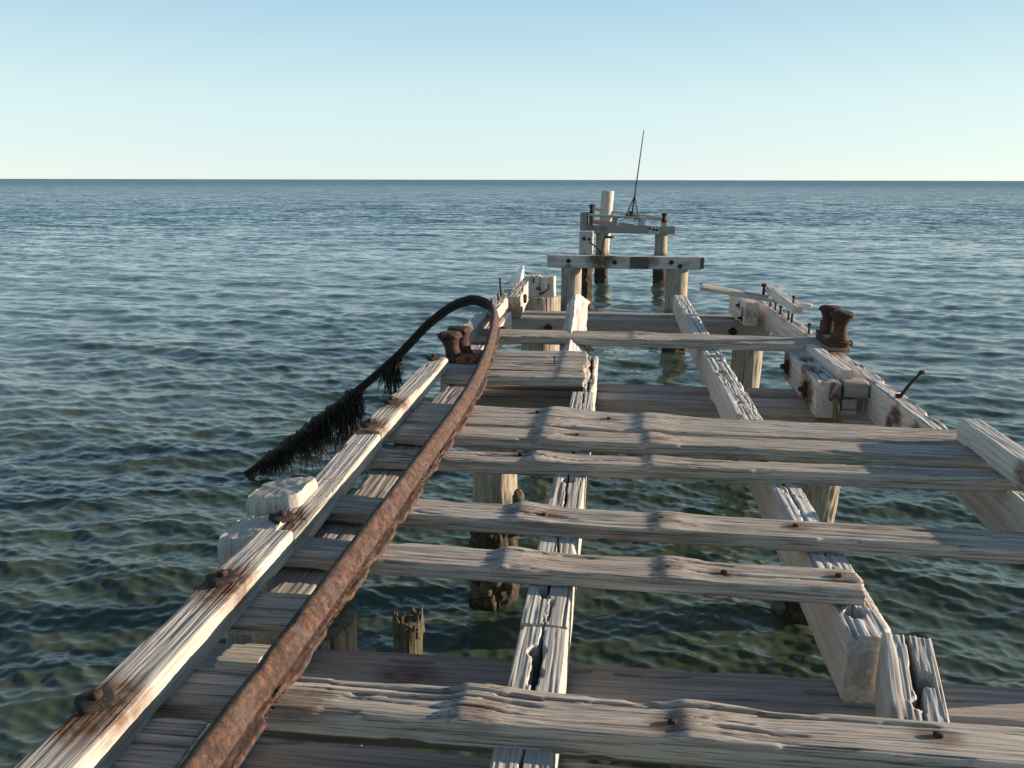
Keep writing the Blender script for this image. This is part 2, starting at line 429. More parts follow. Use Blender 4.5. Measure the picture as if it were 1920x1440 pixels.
def lathe(name, loc, prof, mat, parent=None, m=28, lump=.05, tilt=(0, 0, 0), freq=12):
    SEED[0] += 7; sd = SEED[0]
    from mathutils import Euler
    V = []
    for (r, z) in prof:
        for k in range(m):
            a = 2 * math.pi * k / m; V.append((r * math.cos(a), r * math.sin(a), z))
    n = len(prof); V = np.array(V)
    f = 1 + lump * 2 * (fbm(V[:, 0] * freq, V[:, 1] * freq, V[:, 2] * freq, sd, 4) - .5)
    V[:, :2] *= f[:, None]; V[:, 2] *= (1 + .3 * (f - 1))
    F = []
    for i in range(n - 1):
        for k in range(m):
            k2 = (k + 1) % m; F.append((i * m + k, i * m + k2, (i + 1) * m + k2, (i + 1) * m + k))
    F.append(tuple(range(m - 1, -1, -1))); F.append(tuple((n - 1) * m + k for k in range(m)))
    return link(name, mesh_np(name, V, F), mat, Matrix.Translation(loc) @ Euler(tilt).to_matrix().to_4x4(), parent)

def plate(parent, x, y, z, s=.105, rz=.78, head=True, mat=None):
    b = blob('bolt_plate', (x, y, z + .010), (s, s, .026), mat or M_iron, parent, n=9, lump=.10, rot=(random.uniform(-.06, .06), random.uniform(-.06, .06), rz), power=5, freq=2.6)
    if head: blob('bolt_head', (x + .004, y - .004, z + .030), (.036, .036, .030), M_rustd, b, n=6, lump=.12, power=3)
    return b
def face_bolt(parent, x, y, z, s=.11):      # square washer and nut on a face that looks back towards the shore
    b = blob('bolt_plate', (x, y - .008, z), (s, .03, s), M_iron, parent, n=7, lump=.12, rot=(0, .785, 0), power=6)
    blob('nut', (x, y - .035, z), (s * .4, .05, s * .4), M_rustd, b, n=5, lump=.1, power=4)
def side_bolt(parent, x, y, z, s=.10):      # on a face that looks to the left
    b = blob('bolt_plate', (x - .008, y, z), (.035, s, s * 1.15), M_iron, parent, n=7, lump=.2, power=4)
    blob('nut', (x - .04, y, z), (.055, s * .42, s * .42), M_iron, b, n=5, lump=.12, power=4)
def spike(parent, x, y, z, h, r=.011, lean=(0, 0), head=False):
    t = (x + lean[0], y + lean[1], z + h)
    o = tube('iron_spike', [(x, y, z - .03), (x + lean[0] * .5, y + lean[1] * .5, z + h * .5), t], [r * 1.1, r, r], M_rustd, parent, m=8, lump=.15)
    if head: blob('spike_head', t, (r * 3.4, r * 3.4, r * 2.2), M_rustd, o, n=5, lump=.12, power=3)
def nail(parent, x, y, z, s=.022):
    blob('nail_head', (x, y, z), (s * 1.3, s, s * .9), M_rustd, parent, n=5, lump=.2, power=3)

# ------------------------------------------------------------ sea
WF = 1.5      # strength of the far chop
def build_water():
    cx, cy = 0.0, 0.0
    yaw = R(6.96)
    fine = np.linspace(-46, 46, 1050)
    az = np.concatenate([np.arange(-180, -46.5, 3.0), fine, np.arange(47.5, 180, 3.0)])
    azr = np.radians(az) - yaw
    f, H = 1550., 4.2
    ys = np.concatenate([np.linspace(1640, 420, 700), np.linspace(418.5, 345, 170), [342, 340, 338.6]])
    ang = math.atan(383 / f) + np.arctan((ys - 720) / f)
    rad = H / np.tan(ang); rad = rad[rad > 0]
    rad = np.concatenate([[.05, .4, .8, 1.2, 1.6, 2.0, 2.3], rad[rad > 2.4], [8000., 20000., 45000.]])
    rad = np.sort(rad)
    dr = np.gradient(rad)
    A, B = np.meshgrid(azr, rad, indexing='xy')
    X = cx + B * np.sin(A); Y = cy + B * np.cos(A)
    Z = np.zeros_like(X); DX = np.zeros_like(X); DY = np.zeros_like(X)
    rng = np.random.default_rng(7)
    n = 150
    lam = np.exp(rng.uniform(math.log(.11), math.log(5.5), n))
    main = R(-97)      # towards the shore, a little to the left
    th = main + rng.normal(0, .42, n) * (1 + .5 * (lam < .8))
    k = 2 * math.pi / lam
    amp = .0032 * lam ** .72 * np.where(lam > 1.6, .66, 1.0) * np.where(lam < .6, 1.12, 1.)
    ph = rng.uniform(0, 2 * math.pi, n)
    cell = dr[:, None]
    # gusts: patches of rougher and calmer water
    gust = .62 + .8 * fbm(X / 9., Y / 5., 0 * X, 5, 3)
    for i in range(n):
        fade = sstep(.9, 2.0, lam[i] / np.maximum(cell, 1e-4))
        a = amp[i] * fade * (gust if lam[i] < 1.5 else 1)
        q = k[i] * (X * math.cos(th[i]) + Y * math.sin(th[i])) + ph[i]
        s, c = np.sin(q), np.cos(q)
        Z += a * s
        DX += -a * c * math.cos(th[i]) * .8 * -1; DY += -a * c * math.sin(th[i]) * .8 * -1
    X2, Y2 = X + DX, Y + DY
    V = np.stack([X2, Y2, Z], -1).reshape(-1, 3).astype(np.float32)
    nr, na = X.shape
    i = np.arange(nr - 1)[:, None] * na; j = np.arange(na)[None, :]; j2 = (j + 1) % na
    F = np.stack([i + j, i + na + j, i + na + j2, i + j2], -1).reshape(-1, 4)
    F = F[:, ::-1].copy()
    me = bpy.data.meshes.new('water')
    me.vertices.add(len(V)); me.vertices.foreach_set('co', V.ravel())
    me.loops.add(F.size); me.loops.foreach_set('vertex_index', F.ravel().astype(np.int32))
    me.polygons.add(len(F)); me.polygons.foreach_set('loop_start', (np.arange(len(F)) * 4).astype(np.int32))
    me.polygons.foreach_set('use_smooth', np.ones(len(F), bool))
    me.update(calc_edges=True); me.validate()
    t = NT('sea_water')
    tc = t.n('TexCoord')
    def mp(v, r=0.):
        m = t.n('Mapping'); m.inputs['Scale'].default_value = v; m.inputs['Rotation'].default_value = (0, 0, r)
        t.l(tc.outputs['Object'], m.inputs[0]); return m.outputs[0]
    n2 = t.noise(mp((9, 22, 1), R(5)), 1, 4, .6, .2)
    murk = t.noise(mp((.12, .2, 1)), 1, 4, .6)
    # small chop: a wavelet slope added to the normal, growing with distance where the mesh waves run out
    geo = t.n('NewGeometry')
    ln = t.n('VectorMath', operation='LENGTH'); t.l(tc.outputs['Object'], ln.inputs[0])
    far = t.n('MapRange'); far.interpolation_type = 'SMOOTHSTEP'; t.l(ln.outputs['Value'], far.inputs[0])
    far.inputs[1].default_value = 7; far.inputs[2].default_value = 90; far.inputs[3].default_value = .24; far.inputs[4].default_value = WF
    def slope(sc, det, rgh, amt, r):
        nz = t.n('TexNoise'); t.l(mp(sc, r), nz.inputs['Vector']); nz.inputs['Scale'].default_value = 1
        nz.inputs['Detail'].default_value = det; nz.inputs['Roughness'].default_value = rgh
        sb = t.n('VectorMath', operation='SUBTRACT'); t.l(nz.outputs['Color'], sb.inputs[0]); sb.inputs[1].default_value = (.5, .5, .5)
        m1 = t.n('VectorMath', operation='MULTIPLY'); t.l(sb.outputs[0], m1.inputs[0]); m1.inputs[1].default_value = (amt * .6, amt, 0)
        return m1.outputs[0]
    s1 = slope((1.3, 4.2, 1), 6, .68, 1.15, R(-7)); s2 = slope((.16, .7, 1), 7, .72, .75, R(-5))
    sa = t.n('VectorMath', operation='ADD'); t.l(s1, sa.inputs[0]); t.l(s2, sa.inputs[1])
    ss = t.n('VectorMath', operation='SCALE'); t.l(sa.outputs[0], ss.inputs[0]); t.l(far.outputs[0], ss.inputs['Scale'])
    b = t.bump(n2, .3, .010)
    na_ = t.n('VectorMath', operation='ADD'); t.l(b, na_.inputs[0]); t.l(ss.outputs[0], na_.inputs[1])
    # at grazing angles only the wave faces turned to the jetty are seen: lean the far normals that way
    rn = t.n('VectorMath', operation='NORMALIZE'); t.l(tc.outputs['Object'], rn.inputs[0])
    fb = t.n('MapRange'); fb.interpolation_type = 'SMOOTHSTEP'; t.l(ln.outputs['Value'], fb.inputs[0])
    fb.inputs[1].default_value = 10; fb.inputs[2].default_value = 130; fb.inputs[3].default_value = 0; fb.inputs[4].default_value = -.15
    rs_ = t.n('VectorMath', operation='SCALE'); t.l(rn.outputs[0], rs_.inputs[0]); t.l(fb.outputs[0], rs_.inputs['Scale'])
    nb_ = t.n('VectorMath', operation='ADD'); t.l(na_.outputs[0], nb_.inputs[0]); t.l(rs_.outputs[0], nb_.inputs[1])
    nn = t.n('VectorMath', operation='NORMALIZE'); t.l(nb_.outputs[0], nn.inputs[0])
    t.l(nn.outputs[0], t.p.inputs['Normal'])
    def dist(a, b_, c, d):
        m_ = t.n('MapRange'); m_.interpolation_type = 'SMOOTHSTEP'; t.l(ln.outputs['Value'], m_.inputs[0])
        for i_, v_ in ((1, a), (2, b_), (3, c), (4, d)): m_.inputs[i_].default_value = v_
        return m_.outputs[0]
    # olive over the sand by the jetty, bluer in deep water
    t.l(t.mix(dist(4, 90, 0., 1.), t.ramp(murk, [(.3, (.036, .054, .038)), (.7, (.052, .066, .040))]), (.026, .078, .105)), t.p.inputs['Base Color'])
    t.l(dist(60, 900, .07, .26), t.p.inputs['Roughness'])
    t.l(t.math('MULTIPLY', far.outputs[0], dist(200, 2000, 1., .55)), ss.inputs['Scale'])
    t.p.inputs['IOR'].default_value = 1.333
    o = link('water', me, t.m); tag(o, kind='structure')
build_water()

# ------------------------------------------------------------ piles
GP = 'round timber piles standing in the sea'
def pile(name, label, x, y, ztop, r, xb=None, zb=-.8, growth=.75, mat=None, **kw):
    # local x runs up the pile
    o = member(name, (xb if xb is not None else x, y, zb), (x, y, ztop), 2 * r, 2 * r, mat or M_pile, rnd=True, top=False,
               dx=kw.pop('dx', .03), ds=kw.pop('ds', .012), groove=.006, crack=.022, wander=.014, growth=growth, rag=kw.pop('rag', .012), grain=.6, **kw)
    return tag(o, label, 'pile', GP)
def headclamp(X, Y, Z, L):
    # the pile head is cut away where the kerb and stringer pass beside it (local frame: x up)
    return X, Y, Z
def notch_fn(xcut, zcut):
    def f(X, Y, Z, L):
        m = X > zcut
        # local Y (side) = up x d ; find world-x direction later: side vector for a vertical pile with ref +Y is (+/-)X
        Yn = np.where(m, np.maximum(Y, xcut), Y)
        return X, Yn, Z
    return f
def dome(X, Y, Z, L):
    k = 1 - .07 * sstep(L - .05, L, X) ** 2
    return X + .03 * np.clip(Y * 5, -1, 1) * sstep(L - .2, L, X), Y * k, Z * k
# big pile beside the kerb: body and the head that stands up outside the kerb
pa = pile('jetty_pile', 'thick bleached pile with a split head outside the left kerb', -1.44, 3.42, 2.16, .27, growth=.8)
member('pile_head', (-1.58, 3.35, 1.9), (-1.58, 3.33, 2.67), .27, .27, M_kerb, pa, top=False, dx=.010, ds=.007, corner=.035, edge_break=.05,
       groove=.006, crack=.022, rag=.014, grain=.7, fn=dome)
member('pile_head', (-1.60, 3.66, 1.9), (-1.60, 3.68, 2.72), .29, .31, M_kerb, pa, top=False, dx=.010, ds=.007, corner=.06, edge_break=.05,
       groove=.006, crack=.022, rag=.012, grain=.7, fn=dome)
pile('jetty_pile', 'pile under the near right end of the jetty, hidden below the kerb', 2.25, 3.35, 2.2, .22)
pile('jetty_pile', 'pile with a dark shell-crusted foot, left under the middle cross beam', -1.10, 7.73, 2.2, .225, xb=-1.14, growth=.95)
pile('jetty_pile', 'pile with a dark weedy foot, right under the middle cross beam', 2.09, 7.73, 2.2, .19, xb=1.82, growth=.95)
pile('jetty_pile', 'pale pile below the square twin pile head near the gull', -1.13, 13.05, 2.42, .31, growth=.7)
pile('jetty_pile', 'pale pile below the right end of the third cross beam', 2.02, 12.35, 2.2, .22, xb=1.95, growth=.7)
pile('jetty_pile', 'left pile carrying the lone bolted cross beam', -1.05, 21.0, 2.08, .26, growth=1.0, dx=.05, ds=.03)
pile('jetty_pile', 'right pile carrying the lone bolted cross beam', 1.57, 21.0, 2.08, .28, growth=.9, dx=.05, ds=.03, zb=-1)
pile('jetty_pile', 'left pile carrying the farthest cross beam', -.52, 36.0, 2.05, .27, growth=1.1, dx=.06, ds=.05)
pile('jetty_pile', 'right pile carrying the farthest cross beam', 1.96, 36.0, 2.05, .27, growth=1.1, dx=.06, ds=.05)
pile('jetty_pile', 'tall leaning pile top rising behind the farthest cross beam', -.34, 37.2, 3.74, .27, xb=-.62, growth=1.0, dx=.06, ds=.05, mat=M_white)
o = member('jetty_pile', (-.92, 28, -.8), (-.94, 28, 1.86), .46, .46, M_pile, rnd=True, top=False, dx=.04, ds=.03, groove=.01, crack=.03, wander=.03, growth=1.7)
tag(o, 'shell-crusted pile with a square notched head between the two far beams', 'pile', GP)
o2 = member('pile_head', (-.93, 27.95, 1.80), (-.93, 27.95, 2.55), .46, .36, M_white, o, top=False, dx=.03, ds=.02, corner=.03, groove=.008)
face_bolt(o2, -1.0, 27.76, 2.32, .10); face_bolt(o2, -.82, 27.76, 2.30, .09)
o = member('jetty_pile', (-1.30, 36.1, -.8), (-1.30, 36.1, 2.86), .36, .36, M_cap, rnd=True, top=False, dx=.06, ds=.04, corner=.08, growth=1.0)
tag(o, 'grey round-topped pile at the left end of the farthest beam', 'pile', GP)
for o_, x_, y_, r_ in ((bpy.data.objects['jetty_pile.002'], -1.12, 7.73, .24), (bpy.data.objects['jetty_pile.003'], 1.86, 7.73, .20), (bpy.data.objects['jetty_pile.006'], -1.05, 21.0, .27), (bpy.data.objects['jetty_pile.007'], 1.57, 21.0, .29)):
    for q_ in range(7):
        a_ = random.uniform(-2.9, -.1) if q_ else -.15
        blob('shell_cluster', (x_ + r_ * math.cos(a_), y_ + r_ * math.sin(a_), random.uniform(.05, 1.0) if q_ else 1.12), (.13, .11, .16), M_stump, o_, n=6, lump=.4, power=2.5, freq=5)
# square twin head
hd = member('pile_head', (-1.26, 13.0, 2.16), (-1.26, 13.0, 2.74), .235, .26, M_white, top=False, dx=.015, ds=.01, corner=.02, rag=.02)
tag(hd, 'left half of the square twin pile head behind the gull', 'pile head', 'square pile heads')
h2 = member('pile_head', (-1.015, 13.0, 2.16), (-1.015, 13.0, 2.73), .235, .26, M_white, top=False, dx=.015, ds=.01, corner=.02, rag=.02)
tag(h2, 'right half of the square twin pile head, with a bent rusty bolt', 'pile head', 'square pile heads')
tube('iron_spike', [(-1.125, 12.86, 2.465), (-1.06, 12.81, 2.50), (-.995, 12.80, 2.55), (-.985, 12.80, 2.635)], .014, M_rustd, h2, m=8, lump=.2)
face_bolt(hd, -1.165, 12.86, 2.55, .045); blob('bolt_plate', (-1.235, 12.86, 2.675), (.022, .02, .085), M_rustd, hd, n=5)
# broken stump
def jag(X, Y, Z, L):
    a = np.arctan2(Z, Y)
    top = L * (.90 + .07 * np.sin(a * 2 + .7) + .04 * np.sin(a * 5 + 1) + .10 * (vn(Y * 60, Z * 60, 0, 5) - .5))
    s = np.clip(X / L, 0, 1) ** 3
    return X * (1 - s) + np.minimum(X, top) * s, Y, Z
st = member('broken_stump', (-1.70, 6.42, -.6), (-1.70, 6.42, .56), .27, .24, M_stump, rnd=True, top=False, dx=.02, ds=.012, groove=.012, crack=.03, wander=.02, warp=.05, fn=jag, rag=.05)
tag(st, 'broken hollow pile stump poking out of the water behind the near cross beam', 'stump')
for (a, b, hgt, rr) in ((-.085, -.06, .16, .035), (-.03, -.08, .10, .03), (.085, -.05, .13, .03), (.10, .04, .07, .03)):
    member('stump_splinter', (-1.70 + a, 6.42 + b, .30), (-1.70 + a * 1.1, 6.42 + b, .42 + hgt * .8), rr * 2.2, rr * 2, M_stump, st, top=False, rnd=True, w1=rr * .7, h1=rr * .6, dx=.012, ds=.008, warp=.03, groove=.006)

# ------------------------------------------------------------ cross beams (caps)
GC = 'cross beams lying over the piles'
def cap(label, p0, p1, w=.23, h=.30, mat=None, **kw):
    kw.setdefault('dx', .025); kw.setdefault('ds', .012)
    return tag(member('cross_beam', p0, p1, w, h, mat or M_cap, groove=.003, crack=.008, wander=.004, **kw), label, 'beam', GC, kind='thing')
cap('mauve grey cross beam below the nearest thick plank, far one of the near pair', (-1.78, 2.94, 2.235), (2.9, 3.07, 2.235), cracks=((.9, 2.2, .05, .006, .02), (2.6, 3.9, .0, .006, .02)), stains=((-.78, 2.93, 2.24, .12, .8),))
cap('dark shaded cross beam at the bottom edge, near one of the near pair', (-1.78, 2.36, 2.235), (2.9, 2.40, 2.235), .22)
cap('grey cross beam under the middle bay, the one with its front in shade', (-1.5, 7.55, 2.235), (2.75, 7.55, 2.235), .25, stains=((1.95, 7.42, 2.1, .10, .9),))
cap('grey cross beam just behind the middle one, same bay', (-1.5, 7.92, 2.24), (2.75, 7.92, 2.24), .22)
c = cap('cross beam with a black square bolt, seen below the gull', (-1.5, 12.09, 2.235), (2.25, 12.09, 2.235), .24, stains=((-1.0, 11.97, 2.05, .1, .6),))
face_bolt(c, -.93, 11.96, 2.09, .10); face_bolt(c, 1.72, 11.96, 2.10, .10)
cap('sunlit thin topped cross beam behind the one with the black bolt', (-1.5, 12.60, 2.235), (2.25, 12.60, 2.235), .20)
c = cap('lone bleached cross beam with four bolts and a dark patch over two far piles', (-1.65, 20.86, 2.375), (2.13, 20.86, 2.375), .26, .31, M_white, dx=.03, ds=.02, corner=.02,
        stains=((-.30, 20.73, 2.36, .36, 1.2), (-.32, 20.73, 2.16, .26, 1.0), (-.5, 20.73, 2.25, .2, .6), (.9, 20.73, 2.28, .22, .8), (.15, 20.73, 2.28, .16, .3), (-1.6, 20.73, 2.3, .15, .3), (1.75, 20.73, 2.2, .1, .5), (-1.12, 20.73, 2.12, .07, .9)))
for (x, z) in ((-1.12, 2.24), (.02, 2.22), (1.40, 2.24), (1.62, 2.15)): face_bolt(c, x, 20.73, z, .10)
member('dark_splice', (.40, 20.722, 2.365), (.85, 20.722, 2.365), .02, .29, M_dark, c, dx=.02, ds=.015, groove=.003, corner=.006, edge_break=.004)
member('rotten_end', (2.10, 20.84, 2.36), (2.19, 20.84, 2.36), .24, .28, M_dark, c, dx=.012, ds=.015, groove=.008, corner=.02, rag=.03)
sp = smooth_path([(-.62, 20.86, 2.70), (-.55, 20.84, 2.66), (-.38, 20.80, 2.52), (-.33, 20.76, 2.37)], 5)
tube('bent_rod', sp, .018, M_rustd, c, m=7, lump=.15)
tube('bent_rod', [(-.33, 20.78, 2.37), (-.28, 20.80, 2.60), (-.24, 20.82, 2.85)], .022, M_rustd, c, m=7, lump=.15)
tube('bent_rod', [(-.24, 20.80, 2.83), (-.02, 20.78, 2.83)], .03, M_rustd, c, m=7, lump=.2)
c = cap('farthest grey cross beam under the mast and two iron bollards', (-1.41, 35.86, 2.33), (2.53, 35.86, 2.33), .3, .33, M_cap, dx=.05, ds=.03,
        stains=((-1.0, 35.7, 2.2, .2, .6), (-.5, 35.7, 2.2, .2, .5)))
cc = member('white_splice', (1.38, 35.70, 2.34), (1.86, 35.70, 2.34), .04, .36, M_white, c, dx=.03, ds=.03)
for (x, z) in ((1.45, 2.23), (1.62, 2.18), (1.76, 2.17)): face_bolt(cc, x, 35.67, z, .09)
cap('sloping dark beam behind the farthest cross beam', (-1.0, 36.7, 2.55), (.9, 36.7, 2.35), .2, .2, M_cap, dx=.06, ds=.04)

# ------------------------------------------------------------ stringers along the jetty
GS = 'long stringers running out along the jetty'
def strg(label, p0, p1, w=.18, h=.29, mat=None, **kw):
    kw.setdefault('dx', .015); kw.setdefault('ds', .007)
    return tag(member('stringer', p0, p1, w, h, mat or M_cap, **kw), label, 'stringer', GS)
strg('left stringer below the near kerb, shaded side face showing', (-1.33, .9, 2.515), (-1.33, 2.44, 2.515), .22)
sl = strg('left stringer under kerb and rail, pale side face over the water', (-1.33, 2.9, 2.515), (-1.27, 7.0, 2.515), .22, .28, M_cap, dx=.02)
o = strg('left stringer beyond the iron bollard, leading to the gull', (-1.40, 7.06, 2.515), (-1.42, 10.7, 2.515), .22, .28, M_white, dx=.02)
blob('bolt_plate', (-1.23, 9.2, 2.545), (.09, .09, .06), M_iron, o, n=7, lump=.2)
strg('centre stringer nearest the camera, split top with long cracks', (-.235, .9, 2.522), (-.228, 2.87, 2.522), .185, .29, M_kerb, cracks=((.9, 2.0, -.005, .008, .10), (1.62, 1.80, .0, .024, .12)),
     holes=((1.80, .01, .03, .10), (1.66, .0, .022, .10)), corner=.008, groove=.002, crack=.006, wander=.002, gf=110, dx=.008, ds=.0045)
strg('centre stringer past the saw cut, with a ragged hole in its split top', (-.225, 2.878, 2.530), (-.215, 6.55, 2.522), .185, .29, M_kerb, cracks=((-.05, 3.6, .0, .007, .10), (.06, .17, -.012, .022, .12), (.24, .30, .02, .018, .06)),
     holes=((.85, 0, .03, .08), (1.6, 0, .035, .1)), corner=.008, groove=.002, crack=.006, wander=.002, gf=110, dx=.008, ds=.0045)
strg('narrow ragged far remnant of the centre stringer with a rotted top', (-.175, 6.57, 2.53), (-.175, 7.95, 2.53), .10, .28, M_kerb, cracks=((0, 1.4, .0, .014, .09),), holes=((.3, 0, .03, .1), (.9, .01, .035, .1)), edge_break=.05, warp=.03)
ro = strg('bleached timber turned up on its edge left of the gap, pointed far end', (-.385, 8.02, 2.42), (-.475, 11.4, 2.62), .20, .21, M_white, roll=R(-55), top=False, corner=.008, groove=.004, crack=.02,
          fn=lambda X, Y, Z, L: (X, Y * (1 - .5 * sstep(L - .5, L, X)), Z - .07 * sstep(L - .45, L, X)), rag=.03, cracks=((.4, 3.3, .02, .010, .03),))
sr_cr = ((.2, 9.2, .01, .006, .04), (3.0, 9.2, -.045, .004, .02))
strg('right stringer with deep pits and cracks along its sunlit top', (1.025, 2.96, 2.525), (1.00, 12.55, 2.525), .18, .29, M_white, cracks=sr_cr, corner=.012, edge_break=.03, warp=.004, crack=.014, check=.012, dx=.010, ds=.006,
     holes=[(.18, .02, .035, .08), (.45, -.02, .02, .06), (2.9, 0, .03, .05), (3.4, .01, .03, .05), (4.1, 0, .03, .07), (4.5, .02, .04, .07), (5.0, -.01, .035, .06), (5.4, .02, .03, .06), (6.9, 0, .03, .05)])
strg('near right stringer stub with a keyhole slot in its split top', (.79, 1.5, 2.555), (1.125, 2.92, 2.565), .17, .29, M_kerb, cracks=((.6, 1.46, -.005, .014, .13),), holes=((1.18, -.03, .035, .14), (1.02, .0, .02, .1)), corner=.010, dx=.008, ds=.0045,
     stains=((.93, 2.35, 2.55, .16, .45),))
# right outer stringer
rs = strg('outer right stringer, white inner face with rust wedges', (2.275, 3.2, 2.53), (2.285, 7.30, 2.53), .14, .31, M_white, edge_break=.045, crack=.02, warp=.01,
          stains=((2.205, 6.50, 2.42, .12, 1.3), (2.205, 6.62, 2.33, .09, 1.3), (2.205, 6.05, 2.43, .10, 1.3), (2.205, 6.1, 2.36, .07, 1.2), (2.34, 6.6, 2.53, .08, .8), (2.34, 6.0, 2.53, .08, .6), (2.34, 7.0, 2.53, .08, .7)))
spike(rs, 2.27, 6.68, 2.53, .22, .013, lean=(.14, -.06), head=True)
blob('spike_collar', (2.28, 6.68, 2.54), (.05, .05, .03), M_rustd, rs, n=5, lump=.2)
rf = strg('far outer right stringer, white, row of rusty spikes on top', (2.285, 7.32, 2.53), (2.10, 12.3, 2.55), .15, .31, M_white, edge_break=.04,
          stains=((2.24, 8.5, 2.53, .25, .9), (2.2, 9.4, 2.53, .1, .7), (2.14, 10.4, 2.53, .1, .6), (2.13, 10.9, 2.55, .1, .6)))
for (x, y, hh) in ((2.10, 11.35, .12), (2.12, 11.1, .11), (2.12, 10.75, .11), (2.13, 10.3, .13), (2.19, 9.45, .11), (2.20, 9.1, .10), (2.20, 8.98, .24)):
    spike(rf, x, y, 2.53, hh, .013, head=hh < .12)
blob('rot_pocket', (2.19, 9.9, 2.40), (.03, .10, .10), M_rope, rf, n=6)
# offcuts beside the outer stringer
n1 = strg('short white inner timber with two blackened bolts on its side', (1.86, 7.12, 2.525), (1.87, 8.60, 2.525), .20, .31, M_white, edge_break=.04, crack=.02, warp=.008, corner=.014, check=.02, dx=.010,
          cracks=((.1, 1.3, .02, .014, .05), (.2, .9, -.05, .010, .04)), holes=((.45, -.02, .05, .05), (.95, .03, .04, .04)),
          stains=((1.76, 8.42, 2.38, .19, 1.2), (1.76, 7.50, 2.34, .23, 1.3), (1.91, 7.10, 2.44, .16, 1.2), (1.80, 7.7, 2.53, .14, 1.0), (1.90, 8.1, 2.53, .12, .9), (1.76, 8.55, 2.3, .14, .8)))
side_bolt(n1, 1.765, 8.40, 2.38, .12); side_bolt(n1, 1.765, 7.54, 2.36, .11)
o = strg('thin white timber lying beside the cracked inner timber, below the right bollard', (2.035, 7.30, 2.60), (2.02, 8.50, 2.60), .125, .115, M_white, cracks=((.0, 1.2, -.05, .006, .015),))
o = strg('short stub timber with dark bolts at the far right corner', (1.865, 11.36, 2.60), (1.80, 12.5, 2.60), .17, .32, M_white, stains=((1.77, 11.55, 2.45, .10, 1), (1.77, 11.8, 2.5, .09, 1), (1.86, 11.34, 2.45, .16, .6)))
side_bolt(o, 1.78, 11.55, 2.36, .08); side_bolt(o, 1.78, 11.8, 2.50, .09)
GB = 'small timber blocks'
tag(member('timber_block', (1.99, 7.26, 2.52), (2.20, 7.26, 2.52), .22, .13, M_cap), 'grey packing block wedged against the outer right stringer', 'block', GB)
tag(member('timber_block', (1.975, 7.20, 2.375), (2.10, 7.20, 2.375), .16, .09, M_cap), 'small upper block below the thin white timber end', 'block', GB)
tag(member('timber_block', (1.975, 7.24, 2.28), (2.11, 7.24, 2.28), .16, .045, M_white), 'small lowest block resting on the middle cross beam', 'block', GB)
tag(member('timber_block', (-1.47, 2.74, 2.40), (-1.30, 2.74, 2.40), .15, .075, M_kerb, rag=.03, edge_break=.03, ds=.006, dx=.008), 'broken wedge of timber in the gap between kerb and rail', 'block', GB)
blk = tag(member('timber_block', (-1.30, 10.80, 2.70), (-1.335, 12.25, 2.74), .175, .30, M_kerb, groove=.008, crack=.03, stains=((-1.3, 10.8, 2.5, .28, .75),)), 'squared timber with a dark end that the gull stands on', 'timber', GB)
blob('bolt_plate', (-1.205, 11.35, 2.60), (.05, .12, .12), M_rustd, blk, n=6, lump=.2)

# ------------------------------------------------------------ kerb timbers
GK = 'kerb timbers bolted along the jetty edges'
def kerb(label, p0, p1, w=.165, h=.105, mat=None, bolts=(), rl=0, **kw):
    st_ = list(kw.pop('stains', ())) + [(x + .01, y - .02, p0[2], .16, 1.1) for (x, y) in bolts]
    o = tag(member('kerb_timber', p0, p1, w, h, mat or M_kerb, roll=rl, dx=.008, ds=.0038, gf=125, groove=.0015, crack=.006, check=.002, wander=.0015, stains=st_, **kw), label, 'kerb', GK)
    for (x, y) in bolts: plate(o, x, y, p0[2] + .002)
    return o
kerb('silvery left kerb timber nearest the camera with two large rusty bolt plates', (-1.432, .9, 2.716), (-1.432, 3.205, 2.716), h=.118, bolts=((-1.455, 1.95), (-1.440, 2.72)), edge_break=.02, rl=0)
kerb('left kerb timber beside the split pile head', (-1.432, 3.208, 2.680), (-1.465, 4.72, 2.690), bolts=((-1.478, 3.39),), w=.168)
kerb('left kerb timber ending at the iron bollard with bolts at both ends', (-1.452, 4.69, 2.71), (-1.478, 6.90, 2.705), bolts=((-1.480, 4.80), (-1.49, 5.35)), w=.165)
plate(bpy.data.objects['kerb_timber.002'], -1.51, 6.80, 2.705, .11)
kerb('short left kerb timber behind the iron bollard under the curling rail', (-1.50, 7.72, 2.70), (-1.49, 9.34, 2.70), w=.15,
     fn=lambda X, Y, Z, L: (X, Y, np.where(X < .35, np.maximum(Z, -.05 + (.35 - X) * .0), Z)), h=.13)
k5 = kerb('left kerb timber with three spikes leading up to the gull', (-1.43, 9.37, 2.70), (-1.45, 11.25, 2.70), w=.15, h=.14, crack=.03) if False else \
     tag(member('kerb_timber', (-1.43, 9.37, 2.70), (-1.455, 11.6, 2.70), .155, .15, M_kerb, dx=.014, ds=.007, groove=.008, crack=.025, edge_break=.03), 'left kerb timber with three spikes leading up to the gull', 'kerb', GK)
spike(k5, -1.39, 9.42, 2.70, .16, .013); spike(k5, -1.46, 10.45, 2.70, .09, .012); spike(k5, -1.47, 10.85, 2.70, .24, .013, lean=(-.02, 0))
kr = kerb('pale right kerb timber whose far end throws a long shadow', (2.245, 3.3, 2.75), (2.245, 5.29, 2.75), w=.135, h=.15, mat=M_white, stains=((2.19, 4.42, 2.70, .10, .9), (2.2, 4.42, 2.62, .05, .9)))
plate(kr, 2.26, 4.42, 2.755, .11)

